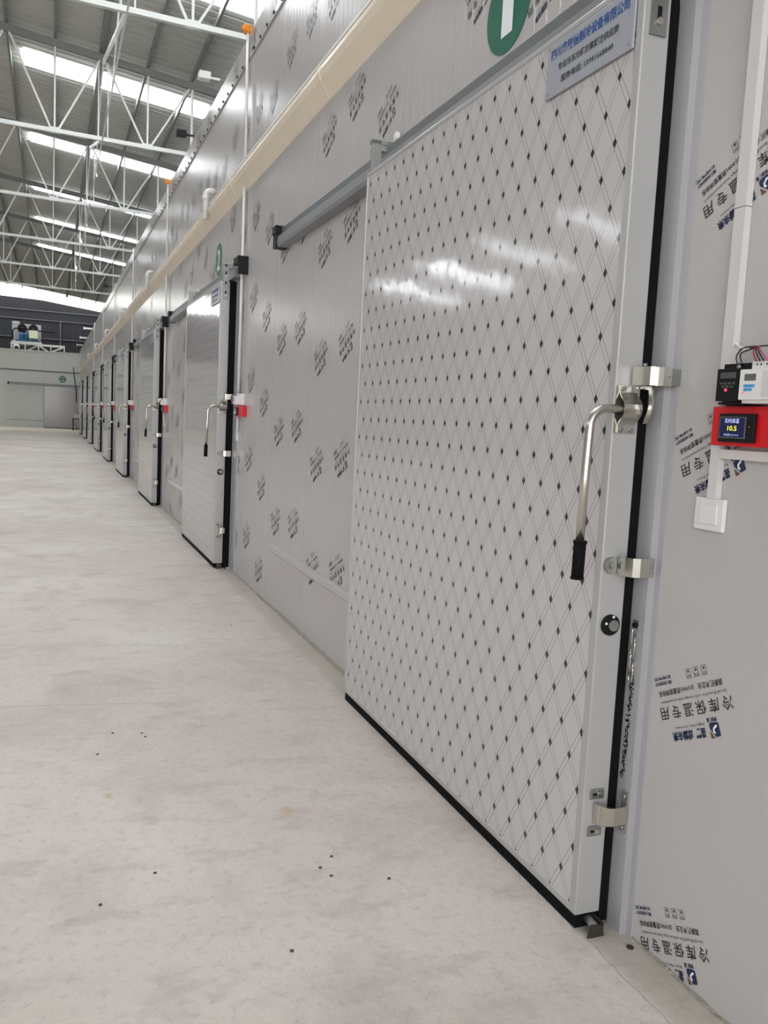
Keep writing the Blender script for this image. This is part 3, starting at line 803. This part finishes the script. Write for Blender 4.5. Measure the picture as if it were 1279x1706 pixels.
# chain on the nearest frame, handwriting
def make_chain(loc, n, label):
    t = thing('steel_chain', label, 'chain', loc, group='chains on the door frames')
    b = MB(); b.box(-.004, 0, -.012, .014, -.012, .016, bev=.002); b.obj('anchor_plate', M['zinc'], t)
    b = MB(); b.cyl((-.004, 0, .002), (-.012, 0, .002), .008, 12); b.obj('anchor_bolt', M['plastic_black'], t)
    z = -.012
    for k in range(n):
        L, wd = .046, .017
        pts = []
        for s in range(17):
            a = 2*PI*s/16; h = wd/2*math.cos(a); v = (wd/2*math.sin(a)) + (L/2-wd/2)*(1 if math.sin(a) > 0 else -1 if math.sin(a) < -1e-6 else 0)
            pts.append((-.010, h, z-L/2+.004+v) if k % 2 else (-.010+h*.8, .2*h, z-L/2+.004+v))
        b = MB(); b.tube(pts, .0027, 6); b.obj('chain_link', M['steel'], t); z -= L-.007
    return t
make_chain((1.6175, 2.010, .952), 4, 'short steel chain hanging from the nearest door frame below the lock')
make_chain((1.6175, 8.251, .952), 5, 'short steel chain hanging from the second door frame below the lock')
bm = bmesh.new(); rr = random.Random(11)
for i in range(30):
    z = -i*.0105 - (.010 if i > 10 else 0); 
    for s in range(3):
        x0, y0 = rr.uniform(-.007, .007), rr.uniform(-.005, .005); a = rr.choice((0, PI/2, .6, -.7)) + rr.uniform(-.2, .2); L = rr.uniform(.004, .008)
        dx, dy = math.cos(a)*L, math.sin(a)*L; nx, ny = -math.sin(a)*.0019, math.cos(a)*.0019
        f = bm.faces.new([bm.verts.new((x0+sx*dx+sy*nx - i*.0004, y0+sx*dy+sy*ny+z, 0)) for sx, sy in ((-1, -1), (1, -1), (1, 1), (-1, 1))])
o = link('marker_note', bm_mesh(bm, 'marker_note', [M['ink_marker']]), jamb0)
o.matrix_local = frame_matrix((.1171, -.028, .80), (0, -1, 0), (0, 0, 1))

# vent pipes hooking over the cream cladding
for i, y in enumerate((9.6, 15.65, 21.8, 28.05, 34.6, 41.0)):
    t = thing('vent_pipe', f'white bent drain pipe above the cream cladding, {words_[i]} from the camera', 'pipe', (WX, y, 0), group='white drain pipes')
    pts = [(-.105, 0, 3.60), (-.105, 0, 3.86)]
    for k in range(1, 7):
        a = k/6*PI/2; pts.append((-.105+.05*(1-math.cos(a)), -.0, 3.86+.05*math.sin(a)))
    pts += [(0.0, 0, 3.91)]
    b = MB(); b.tube(pts, .028, 14); b.obj('pipe_bend', M['white_plastic'], t)
    b = MB(); b.tube([(-.105, 0, 3.80), (-.105, 0, 3.855)], .033, 14); b.obj('pipe_collar', M['white_plastic'], t)

# small lights on the coping
def flood(loc, label, m, dark):
    t = thing('floodlight', label, 'light', loc)
    b = MB(); b.box(-.22, -.10, -.05, .05, .0, .075, bev=.006); b.obj('lamp_housing', m, t)
    b = MB(); b.box(-.10, .0, -.012, .012, .02, .04); b.obj('mounting_arm', m, t)
flood((WX-.03, 9.35, 4.95), 'small white lamp sticking out from the top of the near wall', M['white_plastic'], False)
flood((WX+.02, 11.4, 4.97), 'small black lamp on the wall top under the truss', M['plastic_black'], True)
flood((WX-.03, 26.5, 5.0), 'small dark lamp far along the top of the right wall', M['plastic_black'], True)
for i, y in enumerate((40.0, 45.5, 51.0)):
    t = thing('wall_bracket', f'pale bracket jutting from the far wall top, {words_[i]} from the camera' if i else 'pale bracket jutting from the far wall top, nearest of three', 'bracket', (WX, y, 4.9), group='far wall top brackets')
    b = MB(); b.box(-.35, 0, -.04, .04, .0, .07); b.box(-.35, -.28, -.05, .05, -.02, .09); b.obj('bracket_arm', M['white_plastic'], t)

# ================================================================== condensing unit on its steel frame above the end wall
fx0, fx1, fy0, fy1, fz0, fz1 = -2.47, .82, 62.1, 63.1, 5.07, 5.50
t = thing('steel_stand', 'white steel lattice stand on top of the end wall', 'stand', (0, 0, 0))
for yy in (fy0, fy1):
    b = MB(); b.bar((fx0-.05, yy, fz1), (fx1+.03, yy, fz1), .07); b.obj('top_rail', M['chord'], t)
    for x in (fx0, -1.63, -.80, -.03, fx1):
        b = MB(); b.bar((x, yy, fz0), (x, yy, fz1), .06); b.obj('leg', M['chord'], t)
    for (a, c) in ((-1.45, -.80), (-.20, -.80), (.0, .82)):
        b = MB(); b.bar((a, yy, fz0+.03), (c, yy, fz1-.02), .045); b.obj('diagonal_brace', M['chord'], t)
b = MB(); b.bar((fx0, fy0, fz1+.1), (-.6, fy0, fz1+.1), .08); b.bar((fx0, fy1, fz1+.1), (-.6, fy1, fz1+.1), .08); b.obj('skid_rail', M['chord'], t)
t = thing('condensing_unit', 'grey condensing unit with two dark fans and blue compressors above the end wall', 'machine', (0, 0, 0))
b = MB(); b.box(-2.45, -.66, 63.0, 63.15, 5.66, 6.85, bev=.02); b.box(-2.45, -2.0, 62.98, 63.15, 6.80, 7.0, bev=.02); b.obj('rear_panel', M['unit_grey'], t)
for x in (-1.83, -1.13):
    b = MB(); b.cyl((x, 63.0, 6.56), (x, 62.85, 6.56), .29, 28); fo = b.obj('fan_shroud', M['plastic_black'], t)
    b = MB(); b.cyl((x, 62.85, 6.56), (x, 62.82, 6.56), .07, 12)
    for k in range(4):
        a = k*PI/2+.4; b.bar((x, 62.835, 6.56), (x+.24*math.cos(a), 62.835, 6.56+.24*math.sin(a)), .06, .01)
    b.obj('fan_blades', M['dark_steel'], fo)
for x in (-1.85, -1.55):
    b = MB(); b.tube([(x, 62.6, 5.75), (x, 62.6, 5.80), (x, 62.6, 6.12), (x, 62.6, 6.20)], .17, 18); b.cyl((x, 62.6, 6.2), (x, 62.6, 6.27), .09, 14); b.obj('compressor', M['compressor'], t)
b = MB(); b.box(-1.40, -.86, 62.35, 62.7, 5.90, 6.42, bev=.01); b.obj('electrical_box', M['unit_box'], t)
b = MB(); b.box(-2.2, -.72, 62.3, 62.95, 5.66, 5.76); b.obj('base_tray', M['compressor'], t)
b = MB(); b.cyl((-1.25, 62.4, 5.80), (-.85, 62.4, 5.80), .06, 12); b.obj('receiver_tank', M['dark_steel'], t)
b = MB(); b.tube([(-2.40, 62.5, 5.75), (-2.40, 62.5, 6.35), (-2.25, 62.5, 6.5), (-1.5, 62.6, 6.5), (-.55, 62.6, 6.42), (.2, 62.6, 6.40)], .045, 10); b.obj('refrigerant_pipe', M['rubber'], t)
t = thing('vent_pipe', 'white bent drain pipe under the condensing unit on the end wall', 'pipe', (-2.15, 62.0, 5.05))
b = MB(); b.tube([(-.15, 0, 0), (-.15, 0, .22), (-.10, 0, .30), (.05, 0, .31), (.15, 0, .24), (.17, 0, .1)], .06, 12); b.obj('pipe_bend', M['white_plastic'], t)

# table at the end of the row
t = thing('folding_table', 'small black-framed table with a pale top beyond the last door', 'table', (1.28, 57.0, 0))
b = MB(); b.box(0, 1.1, 0, .7, .80, .84); b.obj('table_top', M['white_plastic'], t)
for (x, y) in ((.03, .03), (1.05, .03), (.03, .65), (1.05, .65)):
    b = MB(); b.box(x-.03, x+.03, y-.03, y+.03, 0, .80); b.obj('leg', M['table_black'], t)
b = MB(); b.bar((.03, .03, .10), (1.05, .03, .10), .05); b.bar((.03, .03, .74), (1.05, .03, .74), .05); b.bar((.03, .03, .55), (.35, .03, .12), .03); b.obj('stretcher', M['table_black'], t)
t = thing('equipment_case', 'small pale box standing on the far black-framed table', 'box', (1.34, 57.1, .84))
b = MB(); b.box(0, .35, 0, .3, 0, .18, bev=.01); b.obj('case_body', M['white_plastic'], t)
b = MB(); b.box(-.003, .353, -.003, .303, .13, .14); b.obj('lid_band', M['pvc'], t)
t = thing('cable', 'thin dark cable slanting down at the corner of the end wall', 'cable', (1.35, 61.0, 0))
b = MB(); b.tube([(.02, 0, 4.1), (.10, 0, 3.4), (.22, 0, 2.6), (.25, 0, 1.8)], .03, 8); b.obj('cable_run', M['wire_black'], t)

# grit on the floor
G = [(.28, 4.02), (.42, 3.94), (.41, 3.99), (.20, 3.78), (.33, 2.72), (.15, 2.58), (.86, 2.60), (.88, 2.54), (.92, 2.66), (1.06, 2.47), (.65, 2.19), (1.22, 5.96)]
for i, (x, y) in enumerate(G):
    bb = MB(); r = bmesh.ops.create_icosphere(bb.bm, subdivisions=1, radius=.0065); rr = random.Random(i)
    for v in r['verts']: v.co = Vector((v.co.x*(.8+.5*rr.random()), v.co.y*(.8+.5*rr.random()), v.co.z*.5))
    o = bb.obj('pebble', M['stone']); o.location = (x, y, .002)
    tag(o, 'tiny dark speck of grit on the pale concrete floor', 'pebble', 'grit on the floor')
b = MB(); b.cyl((0, 0, .0005), (0, 0, .004), .011, 14); b.cyl((0, 0, .004), (0, 0, .006), .006, 10)
o = b.obj('floor_anchor', M['dark_steel']); o.location = (1.609, 1.913, 0); tag(o, 'small round metal anchor in the floor below the nearest door frame', 'anchor')
